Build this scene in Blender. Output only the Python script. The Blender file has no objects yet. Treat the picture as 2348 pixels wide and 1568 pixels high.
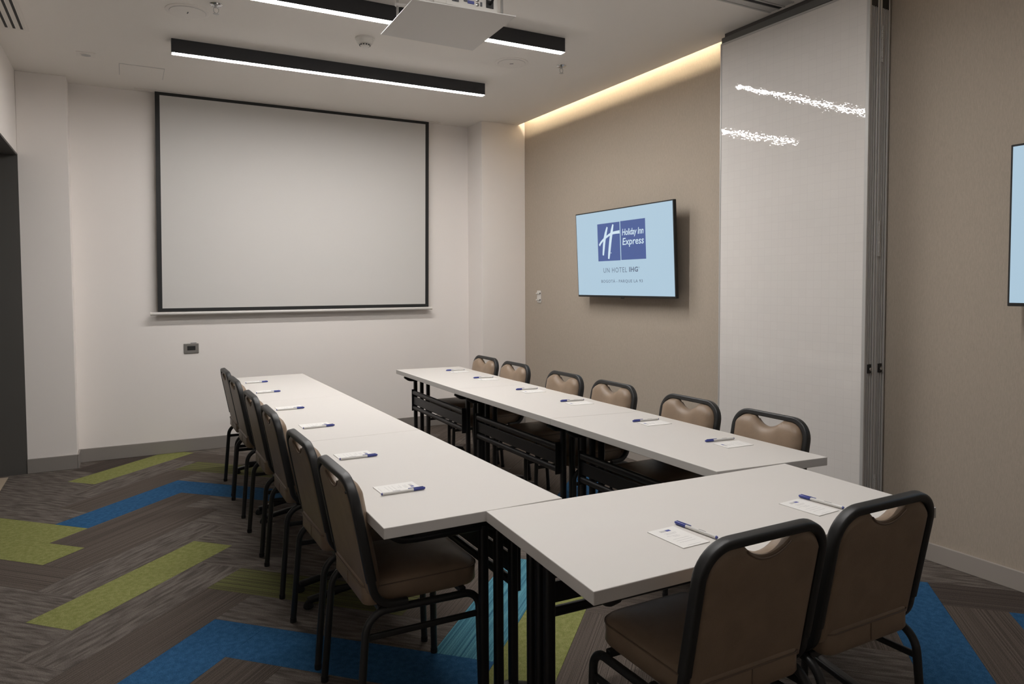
import bpy, bmesh, math, random
from mathutils import Vector, Matrix
random.seed(7)
SC = bpy.context.scene
COL = SC.collection

# ------------------------------------------------------------------ camera, world, exposure
yaw, pitch, roll, FPX, SHY = .4958, .0426, -.0044, 1635.4, -.0374
fw = Vector((math.sin(yaw)*math.cos(pitch), math.cos(yaw)*math.cos(pitch), -math.sin(pitch)))
r0 = fw.cross(Vector((0, 0, 1))).normalized(); u0 = r0.cross(fw)
rt = r0*math.cos(roll) + u0*math.sin(roll); up = -r0*math.sin(roll) + u0*math.cos(roll)
cd = bpy.data.cameras.new('camera'); cam = bpy.data.objects.new('camera', cd); COL.objects.link(cam)
cam.matrix_world = Matrix(((rt.x, up.x, -fw.x, 0), (rt.y, up.y, -fw.y, 0), (rt.z, up.z, -fw.z, 1.5), (0, 0, 0, 1)))
cd.sensor_fit = 'HORIZONTAL'; cd.sensor_width = 36; cd.lens = FPX*36/2348
cd.shift_y = SHY*FPX/2348; cd.clip_start = .05
SC.camera = cam
wd = bpy.data.worlds.new('world'); SC.world = wd; wd.use_nodes = True
wd.node_tree.nodes['Background'].inputs[0].default_value = (.5, .5, .5, 1)
wd.node_tree.nodes['Background'].inputs[1].default_value = .02
SC.view_settings.view_transform = 'Standard'; SC.view_settings.look = 'None'
SC.view_settings.exposure = 0; SC.view_settings.gamma = 1; SC.view_settings.use_curve_mapping = False
STRIP_POWER = 110.0      # radiance of the linear ceiling lights (far half of the room)
NEAR_POWER = 104.0       # the same lamps in the near half of the room
COVE_POWER = 46.0       # warm cove strip

# ------------------------------------------------------------------ materials
def new_mat(name):
    m = bpy.data.materials.new(name); m.use_nodes = True
    return m, m.node_tree, m.node_tree.nodes['Principled BSDF']
def mat(name, col, rough=.6, metal=0, spec=.5, bump=None, noise=None):
    """bump=(scale,strength) ; noise=(scale(xyz),amount) mottles the colour"""
    m, nt, b = new_mat(name)
    b.inputs['Base Color'].default_value = (*col, 1); b.inputs['Roughness'].default_value = rough
    b.inputs['Metallic'].default_value = metal; b.inputs['Specular IOR Level'].default_value = spec
    if bump or noise:
        tc = nt.nodes.new('ShaderNodeTexCoord')
    if noise:
        mp = nt.nodes.new('ShaderNodeMapping'); mp.inputs['Scale'].default_value = noise[0]
        nz = nt.nodes.new('ShaderNodeTexNoise'); nz.inputs['Scale'].default_value = 1; nz.inputs['Detail'].default_value = 4
        mr = nt.nodes.new('ShaderNodeMapRange'); mr.inputs[1].default_value = .3; mr.inputs[2].default_value = .7
        mr.inputs[3].default_value = 1-noise[1]; mr.inputs[4].default_value = 1+noise[1]
        mx = nt.nodes.new('ShaderNodeVectorMath'); mx.operation = 'SCALE'; mx.inputs[0].default_value = col
        nt.links.new(tc.outputs['Object'], mp.inputs[0]); nt.links.new(mp.outputs[0], nz.inputs[0])
        nt.links.new(nz.outputs[0], mr.inputs[0]); nt.links.new(mr.outputs[0], mx.inputs['Scale'])
        nt.links.new(mx.outputs[0], b.inputs['Base Color'])
    if bump:
        nb = nt.nodes.new('ShaderNodeTexNoise'); nb.inputs['Scale'].default_value = bump[0]; nb.inputs['Detail'].default_value = 3
        bp = nt.nodes.new('ShaderNodeBump'); bp.inputs['Strength'].default_value = bump[1]; bp.inputs['Distance'].default_value = .002
        nt.links.new(tc.outputs['Object'], nb.inputs[0]); nt.links.new(nb.outputs[0], bp.inputs['Height'])
        nt.links.new(bp.outputs[0], b.inputs['Normal'])
    return m
def emis(name, col, s):
    m, nt, b = new_mat(name)
    b.inputs['Base Color'].default_value = (.02, .02, .02, 1); b.inputs['Roughness'].default_value = .35
    b.inputs['Emission Color'].default_value = (*col, 1); b.inputs['Emission Strength'].default_value = s
    return m
def carpet(name, c1, c2, sx, sy, c3=None, fine=600):
    """two-tone carpet; sx stretch along the plank, sy across it (object space)"""
    m, nt, b = new_mat(name); b.inputs['Roughness'].default_value = .95; b.inputs['Specular IOR Level'].default_value = .1
    tc = nt.nodes.new('ShaderNodeTexCoord')
    mp = nt.nodes.new('ShaderNodeMapping'); mp.inputs['Scale'].default_value = (sx, sy, 1)
    oi = nt.nodes.new('ShaderNodeObjectInfo')
    ad = nt.nodes.new('ShaderNodeVectorMath'); ad.operation = 'ADD'
    sc = nt.nodes.new('ShaderNodeVectorMath'); sc.operation = 'SCALE'; sc.inputs[0].default_value = (91, 57, 0)
    n1 = nt.nodes.new('ShaderNodeTexNoise'); n1.inputs['Scale'].default_value = 1; n1.inputs['Detail'].default_value = 3
    cr = nt.nodes.new('ShaderNodeValToRGB')
    cr.color_ramp.elements[0].position = .36; cr.color_ramp.elements[0].color = (*c1, 1)
    cr.color_ramp.elements[1].position = .64; cr.color_ramp.elements[1].color = (*c2, 1)
    if c3:
        e = cr.color_ramp.elements.new(.5); e.color = (*c3, 1)
    L = nt.links.new
    L(tc.outputs['Object'], ad.inputs[0]); L(oi.outputs['Random'], sc.inputs['Scale']); L(sc.outputs[0], ad.inputs[1])
    L(ad.outputs[0], mp.inputs[0]); L(mp.outputs[0], n1.inputs[0]); L(n1.outputs[0], cr.inputs[0])
    n2 = nt.nodes.new('ShaderNodeTexNoise'); n2.inputs['Scale'].default_value = fine*.4; n2.inputs['Detail'].default_value = 2
    L(tc.outputs['Object'], n2.inputs[0])
    mr = nt.nodes.new('ShaderNodeMapRange'); mr.inputs[1].default_value = .3; mr.inputs[2].default_value = .7
    mr.inputs[3].default_value = .72; mr.inputs[4].default_value = 1.28
    vm = nt.nodes.new('ShaderNodeVectorMath'); vm.operation = 'SCALE'
    L(n2.outputs[0], mr.inputs[0]); L(cr.outputs[0], vm.inputs[0]); L(mr.outputs[0], vm.inputs['Scale']); L(vm.outputs[0], b.inputs['Base Color'])
    bp = nt.nodes.new('ShaderNodeBump'); bp.inputs['Strength'].default_value = .5; bp.inputs['Distance'].default_value = .003
    L(n2.outputs[0], bp.inputs['Height']); L(bp.outputs[0], b.inputs['Normal'])
    return m

M = {}
M['wall'] = mat('painted_wall', (.86, .81, .77), .75, bump=(160, .06))
M['ceil'] = mat('painted_ceiling', (.85, .805, .755), .8, bump=(120, .05))
M['taupe'] = mat('taupe_wallcovering', (.455, .390, .318), .85, spec=.25, bump=(500, .25), noise=((420, 420, 50), .08))
M['base'] = mat('grey_baseboard', (.27, .245, .225), .5)
M['base_side'] = mat('taupe_baseboard', (.40, .36, .32), .45)
M['recess'] = mat('charcoal_panel', (.085, .080, .074), .6)
M['screen'] = mat('projection_fabric', (.63, .61, .585), .9, spec=.1)
M['black'] = mat('matte_black', (.012, .012, .012), .6)
M['housing'] = mat('graphite_housing', (.028, .029, .032), .5)
M['tube'] = mat('black_powder_coat', (.013, .013, .013), .42, bump=(900, .15))
M['rubber'] = mat('black_rubber', (.01, .01, .01), .8)
M['tableleg'] = mat('black_table_metal', (.007, .007, .008), .38, bump=(900, .12))
M['laminate'] = mat('off_white_laminate', (.61, .583, .552), .55, spec=.22, bump=(700, .05))
M['leather'] = mat('taupe_vinyl', (.235, .168, .115), .42, spec=.45, bump=(420, .30), noise=((14, 14, 14), .10))
M['piping'] = mat('brown_piping', (.16, .11, .075), .5)
M['alu'] = mat('satin_aluminium', (.52, .51, .49), .42, metal=.2)
M['alu_dark'] = mat('grey_track_aluminium', (.16, .158, .15), .45, metal=.6)
M['chrome'] = mat('chrome', (.6, .6, .6), .15, metal=1)
M['whitemetal'] = mat('white_enamel', (.66, .63, .60), .35)
M['plastic'] = mat('white_plastic', (.68, .65, .60), .4)
M['ceilplate'] = mat('white_ceiling_plate', (.81, .765, .715), .6)
M['paper'] = mat('notepad_paper', (.74, .725, .70), .7)
M['ink'] = mat('grey_print', (.50, .49, .48), .7)
M['inkdark'] = mat('dark_print', (.12, .12, .13), .7)
M['penblue'] = mat('blue_cap_plastic', (.045, .06, .27), .3)
M['penwhite'] = mat('white_pen_barrel', (.70, .685, .66), .3)
M['platgrey'] = mat('grey_wall_plate', (.24, .225, .21), .4, metal=.3)
M['tan'] = mat('tan_threshold', (.42, .34, .25), .5)
M['strip'] = emis('lamp_diffuser', (1, .975, .955), STRIP_POWER)
M['strip_near'] = emis('lamp_diffuser_near', (1, .975, .955), NEAR_POWER)
M['cove'] = emis('warm_cove_diode', (1, .86, .62), COVE_POWER)
M['cove_dim'] = emis('warm_cove_diode_dim', (1, .86, .62), COVE_POWER*.35)
M['tv'] = emis('lit_display_pale_blue', (.40, .555, .675), 1.0)
M['tvblue'] = emis('lit_display_logo_blue', (.048, .090, .275), 1.0)
M['tvwhite'] = emis('lit_display_white', (.60, .74, .84), 1.0)
M['tvgrey'] = emis('lit_display_grey', (.11, .15, .23), 1.0)
# glossy marker-board face: woven grid print and slightly wavy gloss
m, nt, b = new_mat('glossy_board_laminate')
b.inputs['Roughness'].default_value = .02; b.inputs['Specular IOR Level'].default_value = .40
tc = nt.nodes.new('ShaderNodeTexCoord')
br = nt.nodes.new('ShaderNodeTexBrick'); br.offset = 0; br.inputs['Scale'].default_value = 1
br.inputs['Color1'].default_value = (.77, .735, .70, 1); br.inputs['Color2'].default_value = (.755, .72, .685, 1)
br.inputs['Mortar'].default_value = (.715, .68, .65, 1); br.inputs['Mortar Size'].default_value = .0011
br.inputs['Brick Width'].default_value = .052; br.inputs['Row Height'].default_value = .052
mp = nt.nodes.new('ShaderNodeMapping'); mp.inputs['Rotation'].default_value = (0, math.pi/2, 0)
sx = nt.nodes.new('ShaderNodeSeparateXYZ'); cx = nt.nodes.new('ShaderNodeCombineXYZ')
nt.links.new(tc.outputs['Object'], sx.inputs[0]); nt.links.new(sx.outputs[1], cx.inputs[0]); nt.links.new(sx.outputs[2], cx.inputs[1])
nt.links.new(cx.outputs[0], br.inputs['Vector'])
nz = nt.nodes.new('ShaderNodeTexNoise'); nz.inputs['Scale'].default_value = 2.2; nz.inputs['Detail'].default_value = 1
nt.links.new(tc.outputs['Object'], nz.inputs[0]); 
nt.links.new(br.outputs['Color'], b.inputs['Base Color'])
nz2 = nt.nodes.new('ShaderNodeTexNoise'); nz2.inputs['Scale'].default_value = 38; nz2.inputs['Detail'].default_value = 2
nt.links.new(tc.outputs['Object'], nz2.inputs[0])
bp = nt.nodes.new('ShaderNodeBump'); bp.inputs['Strength'].default_value = .16; bp.inputs['Distance'].default_value = .002
nt.links.new(nz2.outputs[0], bp.inputs['Height']); nt.links.new(bp.outputs[0], b.inputs['Normal'])
M['board'] = m
CARP = {
 'heather': carpet('heather_grey_carpet', (.078, .066, .058), (.160, .137, .120), 7, 48, (.118, .101, .088)),
 'brown': carpet('striped_brown_carpet', (.062, .050, .042), (.125, .102, .086), .6, 190),
 'dark': carpet('dark_striped_carpet', (.050, .040, .035), (.090, .073, .063), .6, 190),
 'green': carpet('lime_green_carpet', (.180, .190, .060), (.235, .238, .088), 40, 40),
 'blue': carpet('ocean_blue_carpet', (.020, .075, .165), (.030, .105, .215), 40, 40),
 'olive': carpet('olive_striped_carpet', (.062, .054, .034), (.150, .155, .055), .4, 150),
 'teal': carpet('teal_striped_carpet', (.030, .11, .17), (.10, .27, .33), .5, 120),
}

# ------------------------------------------------------------------ mesh helpers
def link(name, bm, material, parent=None, loc=None, smooth=False):
    me = bpy.data.meshes.new(name)
    bmesh.ops.recalc_face_normals(bm, faces=bm.faces[:])
    if smooth:
        for f in bm.faces: f.smooth = True
    bm.to_mesh(me); bm.free()
    o = bpy.data.objects.new(name, me); COL.objects.link(o)
    if isinstance(material, str): material = M[material]
    me.materials.append(material)
    if smooth:
        try: me.set_sharp_from_angle(angle=math.radians(40))
        except Exception: pass
    if parent: o.parent = parent
    if loc: o.location = loc
    return o
def tag(o, label, cat, group=None):
    o['label'] = label; o['category'] = cat
    if group: o['group'] = group
    return o
def struct(o, label=None):
    o['kind'] = 'structure'
    if label: o['label'] = label
    return o
def empty(name, loc, rz=0):
    o = bpy.data.objects.new(name, None); COL.objects.link(o); o.location = loc; o.rotation_euler.z = rz
    o.empty_display_size = .1
    return o
def hexa(bm, c):
    """8 corners: bottom 4 then top 4"""
    v = [bm.verts.new(p) for p in c]
    for f in ((3, 2, 1, 0), (4, 5, 6, 7), (0, 1, 5, 4), (1, 2, 6, 5), (2, 3, 7, 6), (3, 0, 4, 7)):
        bm.faces.new([v[i] for i in f])
    return v
def boxm(x0, x1, y0, y1, z0, z1, bev=0, seg=2, bm=None, fn=None):
    own = bm is None
    if own: bm = bmesh.new()
    c = [(x0, y0, z0), (x1, y0, z0), (x1, y1, z0), (x0, y1, z0), (x0, y0, z1), (x1, y0, z1), (x1, y1, z1), (x0, y1, z1)]
    if fn: c = [fn(*p) for p in c]
    v = hexa(bm, c)
    if bev:
        es = {e for q in v for e in q.link_edges}
        bmesh.ops.bevel(bm, geom=list(es), offset=bev, segments=seg, affect='EDGES', profile=.5)
    return bm
def box(name, x0, x1, y0, y1, z0, z1, material, parent=None, bev=0, base=None):
    """mesh about its own base centre (or about `base`)"""
    if base is None: base = ((x0+x1)/2, (y0+y1)/2, z0)
    bx, by, bz = base
    bm = boxm(x0-bx, x1-bx, y0-by, y1-by, z0-bz, z1-bz, bev)
    pl = parent_world(parent)
    return link(name, bm, material, parent, (bx-pl[0], by-pl[1], bz-pl[2]), smooth=False)
def parent_world(p):
    x = [0, 0, 0]
    while p:
        x = [a+b for a, b in zip(x, p.location)]; p = p.parent
    return x
def fillet(pts, r, n=6):
    pts = [Vector(p) for p in pts]; out = [pts[0]]
    for i in range(1, len(pts)-1):
        p, a, b = pts[i], pts[i-1], pts[i+1]
        rr = r[i-1] if isinstance(r, (list, tuple)) else r
        da, db = (a-p).normalized(), (b-p).normalized()
        ang = da.angle(db)
        if ang > math.pi-.01: out.append(p); continue
        t = rr/math.tan(ang/2); c = p + (da+db).normalized()*rr/math.sin(ang/2)
        s, e = p+da*t-c, p+db*t-c
        for k in range(n+1):
            out.append(c + s.normalized().slerp(e.normalized(), k/n)*rr)
    out.append(pts[-1]); return out
def sweep(path, prof, normal, bm=None, closed=False, cap=True):
    """prof: list of (a,b): a along normal, b along tangent x normal"""
    if bm is None: bm = bmesh.new()
    N = Vector(normal).normalized(); rings = []; n = len(path)
    for i in range(n):
        if closed: t = path[(i+1) % n]-path[i-1]
        else: t = path[min(i+1, n-1)]-path[max(i-1, 0)]
        t.normalize(); B = t.cross(N).normalized()
        rings.append([bm.verts.new(path[i]+N*a+B*b) for a, b in prof])
    k = len(prof)
    for i in range(n if closed else n-1):
        A, B_ = rings[i], rings[(i+1) % n]
        for j in range(k): bm.faces.new((A[j], A[(j+1) % k], B_[(j+1) % k], B_[j]))
    if cap and not closed:
        bm.faces.new(rings[0][::-1]); bm.faces.new(rings[-1])
    return bm
def circ(r, n=10): return [(r*math.cos(2*math.pi*i/n), r*math.sin(2*math.pi*i/n)) for i in range(n)]
def rrect(w, h, r=.006, n=3):
    out = []
    for cx, cy, a0 in ((w/2-r, h/2-r, 0), (-w/2+r, h/2-r, 90), (-w/2+r, -h/2+r, 180), (w/2-r, -h/2+r, 270)):
        for k in range(n+1):
            a = math.radians(a0+90*k/n); out.append((cx+r*math.cos(a), cy+r*math.sin(a)))
    return out
def lathe(bm, prof, c=(0, 0, 0), n=24, axis='z'):
    """prof: list of (radius, height)"""
    rings = []
    for r, h in prof:
        ring = []
        for i in range(n):
            a = 2*math.pi*i/n; p = (r*math.cos(a), r*math.sin(a), h)
            if axis == 'y': p = (p[0], p[2], p[1])
            if axis == 'x': p = (p[2], p[0], p[1])
            ring.append(bm.verts.new((p[0]+c[0], p[1]+c[1], p[2]+c[2])))
        rings.append(ring)
    for A, B in zip(rings, rings[1:]):
        for i in range(n): bm.faces.new((A[i], A[(i+1) % n], B[(i+1) % n], B[i]))
    bm.faces.new(rings[0][::-1]); bm.faces.new(rings[-1])
    return bm
def kids(o, table):
    return table.get(o.name, [])
def copy_tree(root, table):
    c = root.copy(); COL.objects.link(c)
    for ch in table[root]:
        k = ch.copy(); COL.objects.link(k); k.parent = c
        for g in table.get(ch, ()):
            q = g.copy(); COL.objects.link(q); q.parent = k
    return c
def childtable():
    t = {}
    for o in bpy.data.objects:
        if o.parent: t.setdefault(o.parent, []).append(o)
    return t

# ------------------------------------------------------------------ room shell
XW, YB, ZC, YN = 3.80, 7.07, 3.20, -1.9       # side wall, screen wall, ceiling, wall behind the camera
XL, XC = -.73, 3.72                           # left wall, edge of the ceiling along the light cove
floor = struct(box('floor', XL-1.0, XW+.15, YN-.1, YB+.15, -.15, -.008, M['black'], base=(0, 0, 0)))
struct(box('wall_back', XL-1.0, XW+.15, YB, YB+.15, 0, 3.45, 'wall'))
struct(box('wall_right', XW, XW+.15, YN, YB, 0, 3.45, 'taupe'))
struct(box('wall_near', XL-1.0, XW+.15, YN-.12, YN, 0, 3.45, 'wall'))
# left wall: header over a wide dark opening, pier behind the camera, dark recess beyond
struct(box('wall_left', XL-.12, XL, YN, 6.85, 2.555, ZC, 'wall'))
struct(box('wall_left_pier', XL-.12, XL, YN, 2.0, 0, 2.555, 'wall'))
struct(box('wall_recess_end', XL-1.0, XL, 6.86, YB, 0, ZC, 'wall'))
struct(box('trim_1', XL-.9, XL+.003, 6.845, 6.86, 0, 2.55, 'recess'), 'charcoal end panel of the wall recess')
struct(box('trim_2', XL-.9, XL-.001, 2.0, 6.845, 2.54, 2.555, 'recess'), 'charcoal soffit of the wall recess')
struct(box('wall_recess_side', XL-1.02, XL-.9, YN, YB, 0, 2.6, 'recess'))
struct(box('trim_3', XL-.30, XL-.12, 6.35, 6.78, .0002, .004, 'tan'), 'tan threshold strip in the wall recess')
# pilasters on the screen wall
struct(box('wall_pilaster_left', XL, -.385, 6.85, YB, 0, ZC, 'wall', bev=.003))
struct(box('wall_pilaster_right', 3.285, XW, 6.72, YB, 0, 3.40, 'wall', bev=.003))
# ceiling with the open cove along the side wall
bm = boxm(XL-1.0, XC, YN, YB, ZC, ZC+.02)
struct(link('ceiling', bm, 'ceil'))
struct(box('ceiling_cove_lid', 3.45, XW+.1, YN, YB, 3.42, 3.46, 'ceil'))
struct(box('ceiling_cove_back', 3.42, 3.45, YN, YB, 3.22, 3.46, 'ceil'))
# baseboards
struct(box('baseboard_back', -.385, 3.285, YB-.014, YB, 0, .115, 'base', bev=.003))
struct(box('baseboard_pilaster', XL, -.385, 6.838, 6.85, 0, .118, 'base', bev=.003))
struct(box('baseboard_pilaster_side', -.385, -.373, 6.838, YB-.014, 0, .118, 'base', bev=.003))
struct(box('baseboard_pilaster_right', 3.271, 3.285, 6.706, YB-.014, 0, .115, 'base', bev=.003))
struct(box('baseboard_pilaster_front', 3.285, XW-.016, 6.706, 6.72, 0, .115, 'base', bev=.003))
struct(box('baseboard_right', XW-.016, XW, YN, 6.706, 0, .098, 'base_side', bev=.003))

# ---- herringbone carpet planks (each its own piece)
S_ = .265; OP, OQ = .03, .27
def pq(P, Q):
    a = (P-OP)*S_*math.sqrt(2); b_ = (Q-OQ)*S_*math.sqrt(2)
    return Vector(((a+b_)/2, (a-b_)/2))
COLR = {('A', -11, 9): 'green', ('A', -8, 6): 'blue', ('B', 9, -7): 'blue', ('A', -4, 10): 'teal', ('A', -3, 9): 'green',
        ('A', -15, 13): 'blue', ('B', 16, -14): 'blue', ('B', 12, -18): 'green', ('B', 11, -17): 'green', ('A', -18, 16): 'green',
        ('A', -16, 14): 'brown', ('A', -14, 12): 'brown', ('A', -13, 11): 'brown', ('A', -12, 10): 'heather', ('A', -10, 8): 'heather',
        ('A', -9, 7): 'brown', ('A', -7, 5): 'brown', ('B', 11, -9): 'olive', ('B', 18, -16): 'olive', ('A', -17, 15): 'heather',
        ('A', -19, 17): 'dark', ('B', 10, -16): 'brown', ('B', 9, -15): 'heather', ('B', 8, -14): 'heather', ('B', 17, -15): 'heather',
        ('B', 15, -13): 'heather', ('B', 14, -12): 'heather', ('B', 13, -11): 'heather', ('B', 12, -10): 'heather', ('B', 10, -8): 'heather',
        ('A', 3, 11): 'blue', ('B', 13, 5): 'blue', ('A', 4, 10): 'brown', ('B', 14, 4): 'dark', ('B', 15, 3): 'heather', ('A', -5, 11): 'brown',
        ('A', -6, 12): 'brown', ('A', -2, 8): 'brown', ('A', 2, 12): 'brown', ('B', 13, -19): 'heather', ('B', 14, -20): 'heather',
        ('B', 15, -21): 'heather', ('B', 12, 2): 'green', ('B', 11, 3): 'heather', ('B', 10, 4): 'heather', ('B', 9, 1): 'heather',
        ('A', -7, 13): 'brown', ('A', -5, 19): 'brown', ('A', -4, 18): 'blue', ('A', 1, 13): 'brown', ('A', 0, 14): 'brown', ('A', -6, 20): 'brown',
        ('A', -8, 14): 'brown', ('B', 8, -6): 'heather', ('B', 11, -17.): 'green'}
planks = {}
for P in range(-22, 44):
    for Q in range(-40, 24):
        t = (P+Q+2) % 8
        key = ('A', Q, P-t) if t < 4 else ('B', P, Q-(t-4))
        planks[key] = 1
def clip(poly, ax, lim, sgn):
    out = []
    for i in range(len(poly)):
        a, b_ = poly[i-1], poly[i]
        ia, ib = (a[ax]-lim)*sgn <= 0, (b_[ax]-lim)*sgn <= 0
        if ia != ib:
            t = (lim-a[ax])/(b_[ax]-a[ax]); out.append(a+(b_-a)*t)
        if ib: out.append(b_)
    return out
XF0, XF1, YF0, YF1 = XL-.895, XW-.001, -1.2, YB-.001
for key in sorted(planks, key=str):
    kind, a, s = key
    g = .0022
    if kind == 'A': cs = [(s+g, a+g), (s+4-g, a+g), (s+4-g, a+1-g), (s+g, a+1-g)]; ctr = pq(s+2, a+.5); rz = math.radians(45)
    else: cs = [(a+g, s+g), (a+1-g, s+g), (a+1-g, s+4-g), (a+g, s+4-g)]; ctr = pq(a+.5, s+2); rz = math.radians(-45)
    poly = [pq(*c) for c in cs]
    for ax, lim, sg in ((0, XF0, -1), (0, XF1, 1), (1, YF0, -1), (1, YF1, 1)):
        if poly: poly = clip(poly, ax, lim, sg)
    if len(poly) < 3: continue
    area = abs(sum(poly[i-1].x*poly[i].y-poly[i].x*poly[i-1].y for i in range(len(poly)))/2)
    if area < .002: continue
    k = COLR.get(key)
    if k is None:
        h = (hash((ord(kind), int(a)*31, int(s)*17)) % 100)
        k = 'brown' if (h < 45 and kind == 'A') or h < 18 else ('dark' if h > 90 else 'heather')
    R = Matrix.Rotation(-rz, 2)
    bm = bmesh.new()
    lo = [bm.verts.new((*(R @ (p-ctr)), -.008)) for p in poly]; hi = [bm.verts.new((*(R @ (p-ctr)), 0)) for p in poly]
    bm.faces.new(hi); bm.faces.new(lo[::-1])
    n = len(poly)
    for i in range(n): bm.faces.new((lo[i], lo[(i+1) % n], hi[(i+1) % n], hi[i]))
    o = link('carpet_plank', bm, CARP[k], floor, (ctr.x, ctr.y, 0)); o.rotation_euler.z = rz
    if k in ('green', 'blue', 'olive', 'teal'):
        o['label'] = {'green': 'lime green carpet plank', 'blue': 'ocean blue carpet plank', 'olive': 'olive striped carpet plank', 'teal': 'teal striped carpet plank'}[k]

# ------------------------------------------------------------------ linear ceiling lights
def linear_light(y, x0, x1, label, near=False):
    e = empty('linear_light', ((x0+x1)/2, y, ZC))
    L = (x1-x0)/2; w = .029
    bm = boxm(-L, L, -w, w, -.095, 0, .0015)
    link('housing', bm, 'housing', e)
    bm = boxm(-L+.003, L-.003, -w+.003, w-.003, -.0962, -.0945)
    link('diffuser', bm, 'strip_near' if near else 'strip', e)
    tag(e, label, 'light', 'black linear ceiling lights')
linear_light(5.50, .315, 2.71, 'black linear ceiling light nearest the projection screen')
linear_light(4.25, .315, 2.71, 'black linear ceiling light passing behind the hanging projector tray')
linear_light(1.72, .35, 2.35, 'black linear ceiling light in the near half, beyond the ceiling track', True)
def cove(y0, y1, label, mt='cove'):
    e = empty('cove_light', (3.66, (y0+y1)/2, 3.30))
    h = (y1-y0)/2
    link('mounting_rail', boxm(-.012, .004, -h, h, -.01, .045), 'whitemetal', e)
    link('light_strip', boxm(.005, .010, -h, h, .005, .030), mt, e)
    bm = boxm(-.012, .004, -h, h, -.078, -.0105); link('bracket', bm, 'whitemetal', e)
    tag(e, label, 'light', 'warm light strips in the ceiling cove')
cove(3.72, 6.66, 'warm cove light glowing along the taupe wall above the wall television')
cove(1.9, 2.45, 'short warm cove light on the near side of the folded partition', 'cove_dim')

# ------------------------------------------------------------------ small ceiling fittings
def ring(name, r, h, x, y, mtl, parent, z=0):
    bm = bmesh.new(); lathe(bm, [(r, 0), (r, -h*.6), (r-.003, -h)], n=40)
    return link(name, bm, mtl, parent, (0, 0, z), smooth=True)
def speaker(x, y, label, rz):
    e = empty('ceiling_speaker', (x, y, ZC), rz)
    bm = bmesh.new()
    lathe(bm, [(.128, 0), (.128, -.003), (.122, -.006), (.106, -.006)], n=48); link('trim_ring', bm, 'ceilplate', e, smooth=True)
    bm = bmesh.new(); lathe(bm, [(.1035, -.0075), (.1035, -.0085)], n=48); link('grille', bm, 'ceilplate', e)
    bm = bmesh.new(); lathe(bm, [(.1055, -.0055), (.1055, -.0067)], n=48); link('shadow_gap', bm, 'ink', e)
    link('badge', boxm(-.003, .003, -.014, .014, -.0105, -.0083), 'inkdark', e)
    tag(e, label, 'speaker', 'round ceiling speakers')
speaker(.378, 4.90, 'round white ceiling speaker between the air vent and the sprinkler', .1)
speaker(2.64, 4.87, 'round white ceiling speaker beside the right end of the linear lights', .9)
def sprinkler(x, y, label):
    e = empty('sprinkler', (x, y, ZC))
    bm = bmesh.new(); lathe(bm, [(.038, 0), (.038, -.003), (.030, -.009), (.014, -.012)], n=28); link('escutcheon', bm, 'chrome', e, smooth=True)
    bm = bmesh.new()
    lathe(bm, [(.009, -.012), (.009, -.022)], n=14)
    for s in (-1, 1):
        sweep(fillet([(s*.008, 0, -.02), (s*.015, 0, -.03), (s*.013, 0, -.045), (s*.003, 0, -.056)], .006, 4), circ(.0025, 6), (0, 1, 0), bm)
    link('yoke', bm, 'alu', e, smooth=True)
    bm = bmesh.new(); lathe(bm, [(.004, -.053), (.017, -.057), (.017, -.0585), (.004, -.0595)], n=20); link('deflector', bm, 'alu', e, smooth=True)
    tag(e, label, 'sprinkler', 'chrome fire sprinklers on the ceiling')
sprinkler(.52, 4.70, 'chrome fire sprinkler beside the left ceiling speaker')
sprinkler(3.02, 4.76, 'chrome fire sprinkler near the right ceiling speaker and cove')
e = empty('smoke_detector', (1.487, 4.86, ZC))
bm = bmesh.new(); lathe(bm, [(.066, 0), (.066, -.010), (.060, -.014)], n=36); link('mounting_base', bm, 'plastic', e, smooth=True)
bm = bmesh.new(); lathe(bm, [(.058, -.014), (.055, -.030), (.047, -.042), (.040, -.044)], n=36); link('housing', bm, 'plastic', e, smooth=True)
bm = bmesh.new(); lathe(bm, [(.034, -.0442), (.036, -.050), (.030, -.056), (.010, -.058)], n=30); link('sensor_cap', bm, 'plastic', e, smooth=True)
bm = bmesh.new()
for k in range(12):
    a = 2*math.pi*k/12; c, s = math.cos(a), math.sin(a)
    boxm(-.005, .005, .033, .0375, -.0535, -.0465, bm=bm, fn=lambda X, Y, Z, c=c, s=s: (X*c-Y*s, X*s+Y*c, Z))
o = link('vent_slots', bm, 'black', e)
tag(e, 'white round smoke detector on the ceiling between the linear lights', 'smoke detector')
e = empty('downlight', (-.215, 6.14, ZC))
link('frame', boxm(-.062, .062, -.058, .058, -.004, 0, .001), 'ceilplate', e)
bm = bmesh.new(); lathe(bm, [(.040, -.004), (.040, -.0065), (.036, -.008)], n=28); link('bezel', bm, 'ceilplate', e, smooth=True)
bm = bmesh.new(); lathe(bm, [(.032, -.0081), (.028, -.0090)], n=28); link('lens', bm, 'ink', e)
tag(e, 'small square recessed downlight, unlit, near the left wall', 'light')
# access hatch
e = empty('ceiling_hatch', (.152, 6.43, ZC))
link('hatch_frame', boxm(-.157, .157, -.166, .166, -.0018, 0), 'ink', e)
link('hatch_panel', boxm(-.1535, .1535, -.1625, .1625, -.004, -.0018, .0005), 'ceil', e)
tag(e, 'flush rectangular access hatch in the ceiling near the projection screen', 'hatch')
# linear slot vent, its right end in view
e = empty('air_vent', (-.60, 5.20, ZC))
link('vent_frame', boxm(-.075, .075, -.62, .57, -.003, 0), 'ceilplate', e)
for k in range(3):
    x = -.045+k*.042
    link('slot', boxm(x-.0075, x+.0075, -.60, .535, -.0045, -.0028), 'black', e)
    link('blade', boxm(x+.0085, x+.0175, -.60, .535, -.006, -.0028), 'ceilplate', e)
tag(e, 'linear slot air vent in the ceiling beside the left wall', 'vent')

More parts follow.
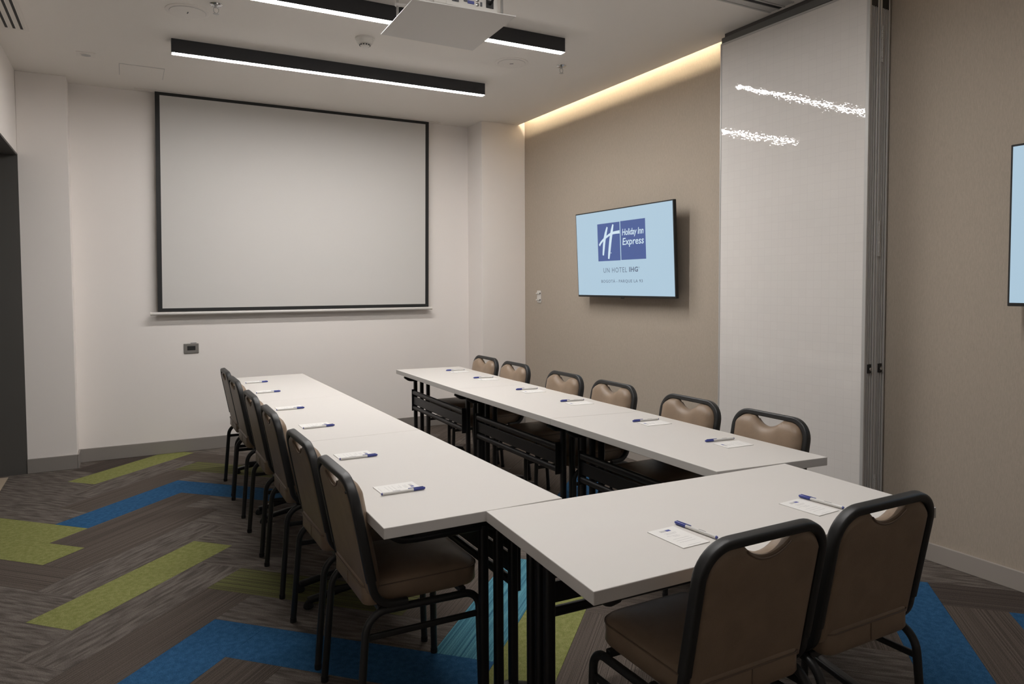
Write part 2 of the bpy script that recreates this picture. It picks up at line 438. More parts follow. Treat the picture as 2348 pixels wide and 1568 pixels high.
# ------------------------------------------------------------------ partition track and folded partition
e = empty('partition_track', (1.45, 3.13, ZC))
link('track_plate', boxm(-2.15, 2.135, -.095, .095, -.006, 0), 'alu', e)
for s in (-1, 1):
    link('track_lip', boxm(-2.15, 2.135, s*.022-.006, s*.022+.006, -.012, -.006), 'alu', e)
    link('edge_flange', boxm(-2.15, 2.135, s*.088-.007, s*.088+.007, -.009, -.006), 'alu', e)
link('track_slot', boxm(-2.15, 2.135, -.016, .016, -.0075, -.0055), 'black', e)
tag(e, 'aluminium sliding track with a dark slot crossing the ceiling', 'track')
PX0, PX1, PY0, PY1 = 3.605, 3.690, 2.545, 3.632
e = empty('storage_track', (3.70, 3.08, 3.125))
link('track_body', boxm(-.095, .080, -.60, .572, 0, .043, .003), 'alu_dark', e)
link('track_gap_shade', boxm(-.070, .075, -.60, .566, .043, .075), 'recess', e)  # dark block standing in for the shaded gap between track and ceiling
tag(e, 'grey overhead track carrying the folded partition panels', 'track')
def panel(x0, label, face):
    """one folding panel: leaf, aluminium edge profiles on all sides, hinge leaves, latch"""
    w = .084; c = (x0+w/2, (PY0+PY1)/2, .012); H = 3.106
    e = empty('partition_panel', c)
    hy = (PY1-PY0)/2
    link('board', boxm(-w/2, w/2-.002, -hy+.020, hy-.012, .03, H-.012, .0015), face, e)
    # aluminium stiles
    link('edge_stile', boxm(-w/2-.002, w/2-.001, hy-.012, hy, 0, H, .0015), 'alu', e)
    bm = boxm(-w/2-.002, -w/2+.012, -hy, -hy+.020, 0, H, .0015); link('edge_stile', bm, 'alu', e)
    bm = boxm(w/2-.013, w/2-.001, -hy, -hy+.020, 0, H, .0015); link('edge_stile', bm, 'alu', e)
    link('edge_channel', boxm(-w/2+.012, w/2-.013, -hy+.009, -hy+.020, 0, H-.10), 'alu', e)
    for xx in (-.022, -.008, .012):
        link('channel_rib', boxm(xx-.0025, xx+.0025, -hy+.001, -hy+.009, 0, H-.10), 'alu', e)
    link('end_cap', boxm(-w/2+.013, w/2-.014, -hy+.002, -hy+.020, H-.10, H-.01), 'black', e)
    link('bottom_rail', boxm(-w/2-.002, w/2-.001, -hy+.020, hy-.012, 0, .03), 'alu', e)
    link('top_rail', boxm(-w/2-.002, w/2-.001, -hy+.020, hy-.012, H-.012, H), 'alu', e)
    la = link('latch_recess', boxm(-.016, .016, -hy-.0015, -hy+.010, .985, 1.035), 'black', e)
    bm = bmesh.new(); lathe(bm, [(.008, 0), (.010, -.006), (.006, -.010)], c=(0, -hy-.0015, 1.008), n=14, axis='y')
    link('latch_pin', bm, 'chrome', la, smooth=True)
    tag(e, label, 'partition', 'folded partition panels against the taupe wall')
    return e
pA = panel(PX0, 'glossy white folding partition panel facing the tables', 'board')
pA.location.x -= .014; pA.rotation_euler.z = math.radians(1.5)
pB = panel(PX0+.093, 'folding partition panel hidden between the glossy panel and the wall', 'board')
for z in (.22, 1.65, 2.72):
    e = empty('hinge', (PX0+.0885-pA.location.x, PY0-.002-pA.location.y, z-pA.location.z)); e.parent = pA
    link('hinge_leaf', boxm(-.014, -.003, -.003, 0, 0, .20), 'alu', e); link('hinge_leaf', boxm(.003, .014, -.003, 0, 0, .20), 'alu', e)
    bm = bmesh.new()
    for k in range(9): lathe(bm, [(.0035, .001+k*.0222), (.0035, .0205+k*.0222)], c=(0, -.004, 0), n=10)
    link('knuckles', bm, 'alu', e, smooth=True)
    bm = bmesh.new()
    for s in (-1, 1):
        for k in range(4): lathe(bm, [(.0025, 0), (.0018, -.0012)], c=(s*.009, -.003, .03+k*.047), n=8, axis='y')
    link('screws', bm, 'chrome', e)

# ------------------------------------------------------------------ projection screen
e = empty('projection_screen', (1.53, 7.0, 1.255))
fx0, fx1, z1 = .262-1.53, 2.812-1.53, ZC-1.255-.001
bx0, bx1 = .243-1.53, 2.790-1.53
def trap(u, v, d):  # u,v in 0..1
    x = (bx0+(bx1-bx0)*u)*(1-v)+(fx0+(fx1-fx0)*u)*v
    return (x, d, .02+(z1-.02)*v)
def traprect(u0, u1, v0, v1, d0, d1):
    bm = bmesh.new()
    hexa(bm, [trap(u0, v0, d0), trap(u1, v0, d0), trap(u1, v0, d1), trap(u0, v0, d1), trap(u0, v1, d0), trap(u1, v1, d0), trap(u1, v1, d1), trap(u0, v1, d1)])
    return bm
bu, bv = .0145, .016
link('screen_surface', traprect(bu, 1-bu, bv, 1-bv, -.001, 0), 'screen', e)
link('black_border', traprect(0, bu, 0, 1, -.0012, .0002), 'black', e); link('black_border', traprect(1-bu, 1, 0, 1, -.0012, .0002), 'black', e)
link('black_border', traprect(bu, 1-bu, 0, bv, -.0012, .0002), 'black', e); link('black_border', traprect(bu, 1-bu, 1-bv, 1, -.0012, .0002), 'black', e)
bm = sweep([Vector((bx0-.052, 0, .004)), Vector((bx1+.03, 0, .004))], circ(.0145, 12), (0, 0, 1)); link('weight_bar', bm, 'whitemetal', e, smooth=True)
for x in (bx0-.052, bx1+.03):
    bm = bmesh.new(); lathe(bm, [(.0165, -.008), (.0165, .008)], c=(x, 0, .004), n=14, axis='x'); link('end_cap', bm, 'plastic', e)
link('ceiling_slot', boxm(fx0-.16, fx1+.12, -.03, .03, z1-.004, z1-.0005), 'ceilplate', e)
tag(e, 'large white pull-down projection screen with black border', 'projection screen')

# ------------------------------------------------------------------ hanging projector on tray
e = empty('projector_tray', (1.38, 3.23, 2.75))
bm = bmesh.new()
TQ = [(1.135, 3.000), (1.632, 2.965), (1.660, 3.498), (1.149, 3.484)]
q = [(x-1.38, y-3.23, z) for z in (0, .004) for x, y in TQ]
hexa(bm, q); link('tray_plate', bm, 'whitemetal', e)
for x, y in ((1.168, 3.29), (1.602, 3.05), (1.168, 3.05), (1.602, 3.44)):
    bm = bmesh.new(); lathe(bm, [(.006, .004), (.006, .4495)], c=(x-1.38, y-3.23, 0), n=10); rd = link('threaded_rod', bm, 'chrome', e, smooth=True)
bm = bmesh.new(); lathe(bm, [(.012, 0), (.012, .012)], c=(1.168-1.38, 3.29-3.23, .075), n=12)
sweep([Vector((1.168-1.38, .06, .081)), Vector((1.245-1.38, .05, .092))], rrect(.010, .016, .002), (0, 0, 1), bm)
link('clamp_arm', bm, 'whitemetal', e, smooth=True)
tag(e, 'white metal tray hung on rods below the ceiling', 'tray')
e = empty('projector', (1.40, 3.14, 2.754))
link('body', boxm(-.16, .165, -.125, .135, .006, .115, .010), 'plastic', e)
link('foot', boxm(-.13, -.10, -.10, -.07, 0, .006), 'rubber', e); link('foot', boxm(.10, .13, -.10, -.07, 0, .006), 'rubber', e); link('foot', boxm(-.02, .02, .08, .11, 0, .006), 'rubber', e)
pn = link('connector_panel', boxm(-.10, .150, -.127, -.1248, .012, .100), 'plastic', e)
for x, w, hh, z, mt in ((-.055, .034, .020, .040, 'inkdark'), (-.005, .018, .014, .045, 'inkdark'), (.022, .034, .014, .060, 'penblue'), (.022, .034, .014, .040, 'penblue'), (.075, .010, .020, .040, 'inkdark')):
    link('socket', boxm(x-w/2, x+w/2, -.1295, -.1272, z-hh/2, z+hh/2, .001), mt, pn)
link('power_inlet', boxm(.100, .138, -.130, -.1272, .030, .066, .001), 'black', pn)
for z in (.035, .055):
    bm = bmesh.new(); lathe(bm, [(.008, 0), (.008, -.003), (.004, -.004)], c=(.055, -.1272, z), n=14, axis='y'); link('round_socket', bm, 'chrome', pn)
bm = sweep(fillet([(-.055, -.130, .040), (-.055, -.165, .045), (-.10, -.175, .12), (-.10, -.10, .30), (-.09, -.05, .444)], .03, 5), circ(.006, 8), (1, 0, 0)); link('cable', bm, 'rubber', e, smooth=True)
bm = sweep(fillet([(.119, -.130, .048), (.119, -.17, .055), (.10, -.175, .14), (.06, -.10, .30), (.05, -.05, .444)], .03, 5), circ(.006, 8), (1, 0, 0)); link('cable', bm, 'rubber', e, smooth=True)
bm = bmesh.new(); lathe(bm, [(.04, .13), (.042, .15), (.034, .156)], c=(.06, 0, .06), n=24, axis='y'); link('lens', bm, 'black', e, smooth=True)
tag(e, 'white ceiling projector with connector panel resting on the hanging tray', 'projector')

# ------------------------------------------------------------------ wall fittings
e = empty('connection_plate', (.510, YB, .893))
link('cover_plate', boxm(-.062, .062, -.010, 0, 0, .090, .004), 'platgrey', e)
link('socket_insert', boxm(-.034, .034, -.012, -.009, .028, .066, .001), 'black', e)
link('cable_stub', boxm(-.005, .045, -.008, 0, .090, .095, .001), 'inkdark', e)
tag(e, 'grey wall connection plate with black socket below the projection screen', 'wall plate')
e = empty('wall_outlet', (XW, 6.42, 1.312))
link('outlet_plate', boxm(-.008, 0, -.040, .040, 0, .128, .006), 'plastic', e)
for z in (.030, .098):
    for y in (-.018, .018):
        bm = bmesh.new(); lathe(bm, [(.0095, -.0082), (.0095, -.0092)], c=(0, y-.006, z), n=16, axis='x'); hole = link('socket_hole', bm, 'black', e)
        bm = bmesh.new(); lathe(bm, [(.0085, -.008), (.0085, -.024), (.006, -.027)], c=(0, y+.008, z), n=16, axis='x'); link('knob', bm, 'plastic', e, smooth=True)
tag(e, 'white antenna outlet plate with four round posts on the taupe wall', 'outlet')

# ------------------------------------------------------------------ televisions
def text_mesh(s, bold=0, shear=0, spacing=1.0):
    cu = bpy.data.curves.new('t', 'FONT'); cu.body = s; cu.shear = shear; cu.offset = bold; cu.space_character = spacing
    cu.resolution_u = 3
    ob = bpy.data.objects.new('t', cu); COL.objects.link(ob)
    bpy.context.view_layer.update()
    me = bpy.data.meshes.new_from_object(ob.evaluated_get(bpy.context.evaluated_depsgraph_get()))
    bpy.data.objects.remove(ob); bpy.data.curves.remove(cu)
    return me
def tv(yc, label, tilt, front_x=3.62):
    """screen faces -x; local u runs to the viewer's right (= -y), v up"""
    e = empty('television', (front_x, yc, 1.39)); W2, Hh = .665, .752
    e.rotation_euler.y = -tilt
    def U(bm):  # (u, d, v) -> (x, y, z): d = distance towards the viewer
        for v in bm.verts: v.co = Vector((-v.co.y, -v.co.x, v.co.z))
        return bm
    link('bezel', U(boxm(-W2, W2, -.028, 0, 0, Hh, .003)), 'black', e)
    link('rear_housing', U(boxm(-W2+.12, W2-.12, -.062, -.028, .03, Hh-.20, .012)), 'rubber', e)
    sc = link('display', U(boxm(-W2+.010, W2-.010, .0002, .0012, .016, Hh-.010)), 'tv', e)
    link('mount_plate', U(boxm(-.22, .22, -.066, -.062, .12, .50)), 'tableleg', e)
    link('mount_arm', U(boxm(-.04, .04, -.172, -.066, .24, .42)), 'tableleg', e)
    link('status_bump', U(boxm(-.02, .02, -.004, .004, -.008, .003, .002)), 'rubber', e)
    Y0 = 5.480  # viewer-left edge used when measuring
    def flat(name, u0, u1, v0, v1, mt, d=.0014):
        link(name, U(boxm(u0, u1, d-.0003, d, v0, v1)), mt, sc)
    def stroke(pts, mt, d=.0019, name='logo_stroke'):
        bm = bmesh.new(); P = [Vector((a, b_)) for a, b_, _ in pts]
        # smooth with Catmull-Rom
        res = []
        for i in range(len(P)-1):
            p0, p1, p2, p3 = P[max(i-1, 0)], P[i], P[i+1], P[min(i+2, len(P)-1)]
            for k in range(6):
                t = k/6; a = .5*((2*p1)+(p2-p0)*t+(2*p0-5*p1+4*p2-p3)*t*t+(3*p1-p0-3*p2+p3)*t**3)
                res.append((a, pts[i][2]*(1-t)+pts[i+1][2]*t))
        res.append((P[-1], pts[-1][2])); L = []; R = []
        for i, (p, w) in enumerate(res):
            t = (res[min(i+1, len(res)-1)][0]-res[max(i-1, 0)][0]).normalized(); nn = Vector((-t.y, t.x))
            L.append(p+nn*w/2); R.append(p-nn*w/2)
        top = [[bm.verts.new((q.x, dd, q.y)) for q in S] for dd in (d-.0003, d) for S in (L, R)]
        l0, r0_, l1, r1 = top
        for i in range(len(L)-1):
            bm.faces.new((l1[i], l1[i+1], r1[i+1], r1[i])); bm.faces.new((l0[i], r0_[i], r0_[i+1], l0[i+1]))
            bm.faces.new((l0[i], l0[i+1], l1[i+1], l1[i])); bm.faces.new((r0_[i], r1[i], r1[i+1], r0_[i+1]))
        for i in (0, -1): bm.faces.new((l0[i], l1[i], r1[i], r0_[i]))
        link(name, U(bm), mt, sc)
    def words(name, s, u0, u1, v0, v1, mt, d=.0019, **kw):
        me = text_mesh(s, **kw)
        xs = [v.co.x for v in me.vertices]; ys = [v.co.y for v in me.vertices]
        ax, bx_, ay, by = min(xs), max(xs), min(ys), max(ys)
        for v in me.vertices:
            v.co = Vector((-d, -(u0+(v.co.x-ax)/(bx_-ax)*(u1-u0)), v0+(v.co.y-ay)/(by-ay)*(v1-v0)))
        me.materials.clear(); me.materials.append(M[mt]); me.name = name
        o = bpy.data.objects.new(name, me); COL.objects.link(o); o.parent = sc
    u = lambda y: (4.838-y)      # measured y on the first television -> u
    v = lambda z: z-1.392
    flat('logo_block', u(5.165), u(4.846), v(1.705), v(2.028), 'tvblue'); flat('logo_block', u(4.835), u(4.511), v(1.707), v(2.030), 'tvblue')
    stroke([(u(5.020), v(1.995), .016), (u(5.045), v(1.94), .030), (u(5.066), v(1.88), .032), (u(5.082), v(1.80), .027), (u(5.090), v(1.755), .020)], 'tvwhite')
    stroke([(u(4.936), v(2.012), .016), (u(4.955), v(1.96), .031), (u(4.978), v(1.88), .033), (u(5.000), v(1.78), .030), (u(5.012), v(1.722), .020)], 'tvwhite')
    stroke([(u(5.142), v(1.842), .020), (u(5.115), v(1.868), .020), (u(5.060), v(1.900), .018), (u(4.960), v(1.936), .021), (u(4.848), v(1.943), .027)], 'tvwhite', d=.0021)
    flat('registered_dot', u(4.975)-.004, u(4.975)+.004, v(1.768), v(1.776), 'tvwhite', .0019)
    words('logo_words', 'Holiday Inn', u(4.815), u(4.533), v(1.893), v(1.964), 'tvwhite', shear=.18, bold=.012, spacing=.95)
    words('logo_words', 'Express', u(4.812), u(4.533), v(1.812), v(1.888), 'tvwhite', shear=.12, bold=.010)
    words('caption', 'UN HOTEL', u(5.094), u(4.763), v(1.604), v(1.646), 'tvgrey', spacing=1.15)
    words('caption', 'IHG', u(4.733), u(4.618), v(1.605), v(1.647), 'tvgrey', bold=.035, spacing=1.12)
    words('caption', '®', u(4.611), u(4.597), v(1.633), v(1.647), 'tvgrey')
    words('caption', 'BOGOTÁ - PARQUE LA 93', u(5.130), u(4.563), v(1.513), v(1.549), 'tvgrey', bold=.008, spacing=1.12)
    tag(e, label, 'television', 'wall televisions on the taupe wall')
    return e
tv(4.838, 'wall television showing a blue hotel logo, between the outlet and the glossy partition', .043, 3.675)
tv(1.180, 'wall television cut off by the right edge of the photo', 0.0, 3.650)

# ------------------------------------------------------------------ chairs
def make_chair():
    root = empty('banquet_chair', (0, 0, 0))
    B = Vector((.064, 0, .475)); T = Vector((-.010, 0, .872)); Uv = (T-B).normalized(); Nv = Vector((Uv.z, 0, -Uv.x))
    HB = (T-B).length
    P = lambda y, w, d=0: B+Uv*w+Nv*d+Vector((0, y, 0))
    yw = .214
    path = fillet([P(-yw, .062), P(-yw, HB), P(yw, HB), P(yw, .062)], .085, 10)
    bf = link('back_frame', sweep(path, rrect(.034, .026, .008), Nv), 'tube', root, smooth=True)
    for s in (-1, 1):   # uprights turn forward under the seat
        pth = fillet([P(s*yw, .066), P(s*yw, -.026), Vector((.175, s*yw, .446))], .075, 9)
        link('back_bracket', sweep(pth, rrect(.026, .026, .008), (0, 1, 0)), 'tube', root, smooth=True)
        # side frame: rear leg, seat rail, front leg out of one bent tube
        y = s*.216
        full = fillet([(0, y+s*.008, .012), (.036, y, .434), (.438, y, .426), (.446, y+s*.008, .012)], [.075, .055], 8)
        prof = circ(.0130, 10)
        i1, i2 = 9, 11
        link('leg', sweep(full[:10], prof, (0, 1, 0)), 'tube', root, smooth=True)
        link('seat_rail', sweep(full[9:11], prof, (0, 1, 0)), 'tube', root, smooth=True)
        link('leg', sweep(full[10:], prof, (0, 1, 0)), 'tube', root, smooth=True)
        link('stretcher', sweep([Vector((.030, y, .352)), Vector((.440, y, .348))], rrect(.014, .020, .004), (0, 1, 0)), 'tube', root, smooth=True)
        for x in (0, .446):
            bm = bmesh.new(); lathe(bm, [(.0134, 0), (.0138, .003), (.0138, .020)], c=(x, y+s*.008, 0), n=14)
            link('foot_cap', bm, 'rubber', root, smooth=True)
    for x in (.09, .385):
        link('crossbar', boxm(x-.011, x+.011, -.204, .204, .424, .444, .003), 'tube', root)
    # back cushion with hand notch
    hw, r, nh, nd = .1995, .075, .083, .040; wt = HB-.0135
    NU, NW = 34, 20
    def top(y):
        a = abs(y); t = wt
        if a > hw-r: t -= r-math.sqrt(max(r*r-(a-hw+r)**2, 0))
        if a < nh: t -= nd*(1-(a/nh)**2)**.85
        return t
    def grid(front):
        G = []
        for i in range(NU+1):
            y = -hw*math.cos(math.pi*i/NU) if True else 0
            y = -hw+2*hw*(.55*(i/NU)+.45*(.5-.5*math.cos(math.pi*i/NU)))
            col = []
            for j in range(NW+1):
                t = .5*(j/NW)+.5*(.5-.5*math.cos(math.pi*j/NW)); w = .006+(top(y)-.006)*t
                de = max(0, min(hw-abs(y), (top(y)-w), w-.006))
                
                d = (.012+.034*(1-math.exp(-de/.016))) if front else (-.006-.010*(1-math.exp(-de/.006)))
                col.append((y, w, d))
            G.append(col)
        return G
    bm = bmesh.new(); F = [[bm.verts.new(P(*c)) for c in col] for col in grid(True)]; R_ = [[bm.verts.new(P(*c)) for c in col] for col in grid(False)]
    for G, fl in ((F, 0), (R_, 1)):
        for i in range(NU):
            for j in range(NW):
                q = (G[i][j], G[i+1][j], G[i+1][j+1], G[i][j+1]); bm.faces.new(q if not fl else q[::-1])
    for i in range(NU):
        bm.faces.new((F[i][0], R_[i][0], R_[i+1][0], F[i+1][0])); bm.faces.new((F[i][NW], F[i+1][NW], R_[i+1][NW], R_[i][NW]))
    for j in range(NW):
        bm.faces.new((F[0][j], F[0][j+1], R_[0][j+1], R_[0][j])); bm.faces.new((F[NU][j], R_[NU][j], R_[NU][j+1], F[NU][j+1]))
    bk = link('backrest', bm, 'leather', root, smooth=True)
    # piping that follows the rear notch
    pts = [P(-.078+.156*k/16, top(-.078+.156*k/16)-.006, -.0145) for k in range(17)]
    link('piping', sweep([Vector(p) for p in pts], circ(.0028, 6), Nv), 'piping', bk, smooth=True)
    # seat cushion
    def outline(ins):
        x0, x1, h = .034+ins, .462-ins, .190-ins; out = []
        for cx, cy, a0, rr in ((x1-.065, h-.065, 0, .065), (x0+.035, h-.035, 90, .035), (x0+.035, -h+.035, 180, .035), (x1-.065, -h+.065, 270, .065)):
            rr = max(rr-ins*.4, .01); 
            for k in range(7):
                a = math.radians(a0+90*k/6)
                sx_ = 1 if a0 in (0, 270) else -1; sy_ = 1 if a0 in (0, 90) else -1
                ex = (x1-rr) if sx_ > 0 else (x0+rr); ey = (h-rr)*sy_
                out.append((ex+rr*math.cos(a), ey+rr*math.sin(a)))
        return out
    bm = bmesh.new(); rings = []
    for ins, z in ((.022, .4385), (.006, .442), (0, .452), (.001, .478), (0, .502), (.004, .513), (.016, .522), (.045, .530), (.09, .5355), (.15, .538)):
        rings.append([bm.verts.new((x, y, z)) for x, y in outline(ins)])
    n = len(rings[0])
    for A, C in zip(rings, rings[1:]):
        for i in range(n): bm.faces.new((A[i], A[(i+1) % n], C[(i+1) % n], C[i]))
    bm.faces.new(rings[0][::-1]); bm.faces.new(rings[-1])
    st = link('seat', bm, 'leather', root, smooth=True)
    pth = [Vector((x, y, .505)) for x, y in outline(-.0005)]
    link('piping', sweep(pth, circ(.0026, 6), (0, 0, 1), closed=True), 'piping', st, smooth=True)
    link('rear_seam', boxm(.0325, .0345, -.0012, .0012, .452, .503), 'piping', st)
    return root
chair0 = make_chair(); CT = childtable()
bm = bmesh.new(); lathe(bm, [(.005, 0), (.005, -.003), (.002, -.004)], n=12, axis='x')
link('bolt', bm, 'black', chair0, (-.021, -.196, .836))
used = [False]
def chair(x, y, rz, label, group):
    c = chair0 if not used[0] else copy_tree(chair0, CT)
    used[0] = True
    c.location = (x, y, 0); c.rotation_euler.z = rz
    return tag(c, label, 'chair', group)
ordn = ['first', 'second', 'third', 'fourth', 'fifth', 'sixth']
GL, GR, GF = 'taupe vinyl banquet chairs along the left table row', 'taupe vinyl banquet chairs along the right table row', 'taupe vinyl banquet chairs at the front table'
LC = [(.628, 2.445, .0), (.625, 2.995, .01), (.628, 3.715, -.01), (.628, 4.315, .0), (.632, 5.06, .01), (.640, 5.61, .0)]
txt = ['nearest, with its seat tucked under the table corner', 'second from the camera, just behind the nearest one', 'third from the camera', 'fourth from the camera', 'fifth from the camera, next to last', 'farthest, closest to the screen wall']
for (x, y, a), t in zip(LC, txt):
    chair(x, y, a, 'taupe vinyl chair on the left row, '+t, GL)
RC = [(2.690, 2.39, math.pi+.0), (2.690, 2.94, math.pi), (2.690, 3.63, math.pi), (2.690, 4.20, math.pi), (2.700, 4.94, math.pi), (2.71, 5.49, math.pi)]
txt = ['nearest, in front of the glossy partition', 'second from the camera, by the partition edge', 'third from the camera, below the television', 'fourth from the camera', 'fifth from the camera, left of the television', 'farthest, in front of the white pilaster']
for (x, y, a), t in zip(RC, txt):
    chair(x, y, a, 'taupe vinyl chair on the right row, '+t, GR)
chair(1.405, 1.262, math.pi/2, 'taupe vinyl chair at the front table, left one, seen from behind', GF)
chair(1.905, 1.275, math.pi/2, 'taupe vinyl chair at the front table, right one, seen from behind', GF)

# ------------------------------------------------------------------ tables
KS = .99; ZT = .7575; TH = .036
def table(quad, label, group):
    """quad: inner-start, inner-end, outer-end, outer-start (inner = side of the modesty panel)"""
    Q = [Vector((x*KS, y*KS)) for x, y in quad]
    c = sum(Q, Vector((0, 0)))/4
    Ln = ((Q[1]-Q[0]).length+(Q[2]-Q[3]).length)/2; Wd = ((Q[3]-Q[0]).length+(Q[2]-Q[1]).length)/2
    e = empty('folding_table', (c.x, c.y, 0))
    def F(s, o, z):
        a, b_ = s/Ln, o/Wd
        p = (Q[0]*(1-a)+Q[1]*a)*(1-b_)+(Q[3]*(1-a)+Q[2]*a)*b_
        return Vector((p.x-c.x, p.y-c.y, z))
    sdir = (F(Ln, 0, 0)-F(0, 0, 0)).normalized(); odir = Vector((-sdir.y, sdir.x, 0))
    top = link('tabletop', boxm(0, Ln, 0, Wd, ZT-TH, ZT, .0022, fn=F), 'laminate', e)
    link('underframe', boxm(.06, Ln-.06, .24, .30, ZT-TH-.028, ZT-TH, fn=F), 'tableleg', e)
    for s in (.10, Ln-.10):
        for o in (.14, .197, .254):
            bm = sweep([F(s, o, .085), F(s, o, .678)], rrect(.032, .030, .008), sdir); link('leg', bm, 'tableleg', e, smooth=True)
        pth = fillet([F(s, .045, .704), F(s, .085, .676), F(s, .14, .672), F(s, Wd-.14, .672), F(s, Wd-.085, .676), F(s, Wd-.045, .704)], .05, 5)
        link('top_arm', sweep(pth, circ(.0145, 12), sdir), 'tableleg', e, smooth=True)
        link('mounting_bracket', boxm(s-.03, s+.03, .16, Wd-.12, .686, ZT-TH, fn=F), 'tableleg', e)
        pth = fillet([F(s, .015, .032), F(s, .15, .082), F(s, .25, .086), F(s, Wd-.02, .034)], .08, 5)
        ft = link('foot', sweep(pth, rrect(.038, .026, .008), sdir), 'tableleg', e, smooth=True)
        for o in (.015, Wd-.02):
            bm = bmesh.new(); p = F(s, o, 0); lathe(bm, [(.020, 0), (.024, .006), (.022, .016), (.014, .030)], c=tuple(p), n=18)
            link('glide', bm, 'rubber', ft, smooth=True)
    # modesty panel: three separate members between end plates
    s0, s1 = .122, Ln-.122
    link('modesty_rail', sweep([F(s0, .118, .563), F(s1, .118, .563)], rrect(.040, .030, .014), (0, 0, 1)), 'tableleg', e, smooth=True)
    link('modesty_board', boxm(s0, s1, .112, .124, .462, .532, .002, fn=F), 'tableleg', e)
    link('modesty_rail', sweep([F(s0, .118, .432), F(s1, .118, .432)], rrect(.034, .026, .012), (0, 0, 1)), 'tableleg', e, smooth=True)
    for s in (.119, Ln-.119): link('end_plate', boxm(s-.003, s+.003, .100, .136, .405, .592, fn=F), 'tableleg', e)
    for t in (.25, .75):
        ss = s0+(s1-s0)*t; link('spacer', boxm(ss-.008, ss+.008, .124, .130, .425, .570, fn=F), 'tableleg', e)
    tag(e, label, 'table', group)
def lerp(a, b, t): return (a[0]+(b[0]-a[0])*t, a[1]+(b[1]-a[1])*t)
g = .0012
L0, L1, L2, L3 = (1.335, 2.102), (1.313, 6.202), (.742, 6.185), (.683, 2.102)
names = ['white-topped folding table nearest on the left row', 'white-topped folding table in the middle of the left row', 'white-topped folding table farthest on the left row, by the screen wall']
GT = 'white folding training tables'
for k in range(3):
    a, b_ = k/3+g/4*(k > 0), (k+1)/3-g/4*(k < 2)
    table([lerp(L0, L1, a), lerp(L0, L1, b_), lerp(L3, L2, b_), lerp(L3, L2, a)], names[k], GT)
RI = [(2.064, 2.096), (2.078, 3.395), (2.078, 4.719), (2.101, 6.062)]; RO = [(2.652, 2.040), (2.664, 3.321), (2.674, 4.645), (2.690, 6.00)]
names = ['white-topped folding table nearest on the right row', 'white-topped folding table in the middle of the right row', 'white-topped folding table farthest on the right row, by the screen wall']
for k in range(3):
    i0, i1 = lerp(RI[k], RI[k+1], .001*(k > 0)), lerp(RI[k], RI[k+1], 1-.001*(k < 2))
    o0, o1 = lerp(RO[k], RO[k+1], .001*(k > 0)), lerp(RO[k], RO[k+1], 1-.001*(k < 2))
    table([i0, i1, o1, o0], names[k], GT)
table([(1.035, 2.100), (2.404, 2.055), (2.370, 1.400), (.988, 1.413)], 'white-topped folding table crossing the front, joining the two rows', GT)

# ------------------------------------------------------------------ notepads and pens
def make_note():
    """page: x across (.102), y up the page (.152)"""
    w, h = .102, .153
    root = link('notepad', boxm(-w/2, w/2, -h/2, h/2, 0, .0022), 'paper')
    lg = bmesh.new(); boxm(-.021, .000, .048, .060, .0022, .0024, bm=lg); link('logo_print', lg, 'ink', root)
    link('logo_print', boxm(.001, .018, .048, .060, .0022, .0024), 'penblue', root)
    bm = bmesh.new()
    for y, a, b_ in ((.036, -.022, .024), (.031, -.018, .022), (.026, -.020, .018), (.014, -.030, .010), (.009, -.012, .016), (.003, -.010, .012), (-.012, -.030, .030), (-.026, -.030, .030), (-.040, -.030, .030), (-.066, -.024, .026)):
        boxm(a, b_, y-.0005, y+.0005, .0022, .00235, bm=bm)
    link('printed_lines', bm, 'ink', root)
    return root
def make_pen():
    """along +x, cap at +x end"""
    root = empty('pen', (0, 0, 0)); L = .165; r = .0052
    bm = bmesh.new(); lathe(bm, [(r-.0006, -L/2+.004), (r, -L/2+.005), (r, L/2-.045)], c=(0, 0, r+.0006), n=16, axis='x'); bar = link('barrel', bm, 'penwhite', root, smooth=True)
    bm = bmesh.new(); lathe(bm, [(r*.75, -L/2), (r-.0003, -L/2+.004)], c=(0, 0, r+.0006), n=16, axis='x'); link('end_plug', bm, 'penblue', root, smooth=True)
    bm = bmesh.new(); lathe(bm, [(r+.0004, L/2-.045), (r+.0006, L/2-.040), (r+.0004, L/2-.006), (r*.6, L/2)], c=(0, 0, r+.0010), n=16, axis='x')
    cp = link('cap', bm, 'penblue', root, smooth=True)
    link('clip', boxm(L/2-.065, L/2-.008, -.0016, .0016, 2*r+.0016, 2*r+.0032, .0005), 'penblue', cp)
    link('barrel_print', boxm(-.040, -.012, -.0010, .0010, 2*r+.0003, 2*r+.0008), 'inkdark', bar)
    return root
note0, pen0 = make_note(), make_pen(); CT = childtable(); first = {'n': True, 'p': True}
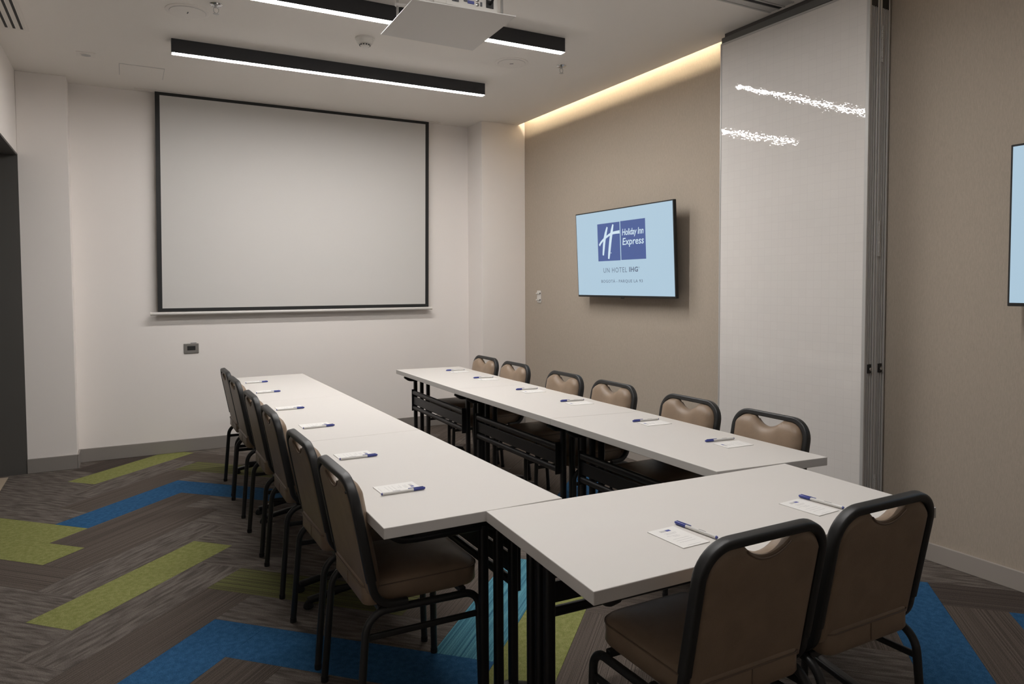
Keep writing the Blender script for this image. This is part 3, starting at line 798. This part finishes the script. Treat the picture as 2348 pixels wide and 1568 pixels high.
def place(kind, x, y, rz, label, group):
    src = note0 if kind == 'n' else pen0
    o = src if first[kind] else copy_tree(src, CT); first[kind] = False
    o.location = (x, y, ZT+.0003); o.rotation_euler = (0, 0, rz)
    tag(o, label, 'notepad' if kind == 'n' else 'pen', group)
# roll variants of the pen's clip position come from the barrel turning: left-row clips face down
GN, GP = 'white notepads set out on the tables', 'white pens with blue caps beside the notepads'
LN = [(.858, 2.476), (.861, 3.055), (.869, 3.815), (.858, 4.445), (.862, 5.215), (.870, 5.785)]
LP = [(.858, 2.410, .0), (.864, 2.990, -.02), (.872, 3.743, .03), (.852, 4.376, .03), (.855, 5.150, .06), (.866, 5.720, .06)]
pos = ['nearest on the left table row', 'second from the camera on the left row', 'third from the camera on the left row', 'fourth from the camera on the left row', 'fifth from the camera on the left row', 'farthest on the left row, by the screen wall']
for (x, y), (px, py, a), t in zip(LN, LP, pos):
    place('n', x, y, -math.pi/2+.01, 'white printed notepad, '+t, GN)
    place('p', px, py, a, 'blue-capped white pen lying along the notepad '+t, GP)
RN = [(2.455, 2.393, -.06), (2.467, 2.967, -.08), (2.478, 3.700, -.11), (2.477, 4.276, -.11), (2.486, 5.000, -.14), (2.493, 5.562, -.14)]
RP = [(2.457, 2.480, -.12), (2.468, 3.041, -.11), (2.486, 3.795, -.14), (2.483, 4.377, -.12), (2.494, 5.098, -.15), (2.501, 5.666, -.15)]
pos = ['nearest on the right table row', 'second from the camera on the right row', 'third from the camera on the right row', 'fourth from the camera on the right row', 'fifth from the camera on the right row', 'farthest on the right row, by the screen wall']
for (x, y, a), (px, py, b_), t in zip(RN, RP, pos):
    place('n', x, y, math.pi/2+a, 'white printed notepad, '+t, GN)
    place('p', px, py, math.pi+b_, 'blue-capped white pen lying beside the notepad '+t, GP)
place('n', 1.408, 1.585, .03, 'white printed notepad on the front table, left place', GN)
place('n', 1.975, 1.590, .06, 'white printed notepad on the front table, right place', GN)
place('p', 1.487, 1.597, math.pi/2+.09, 'blue-capped white pen right of the left front notepad', GP)
place('p', 2.049, 1.600, math.pi/2+.09, 'blue-capped white pen right of the right front notepad', GP)
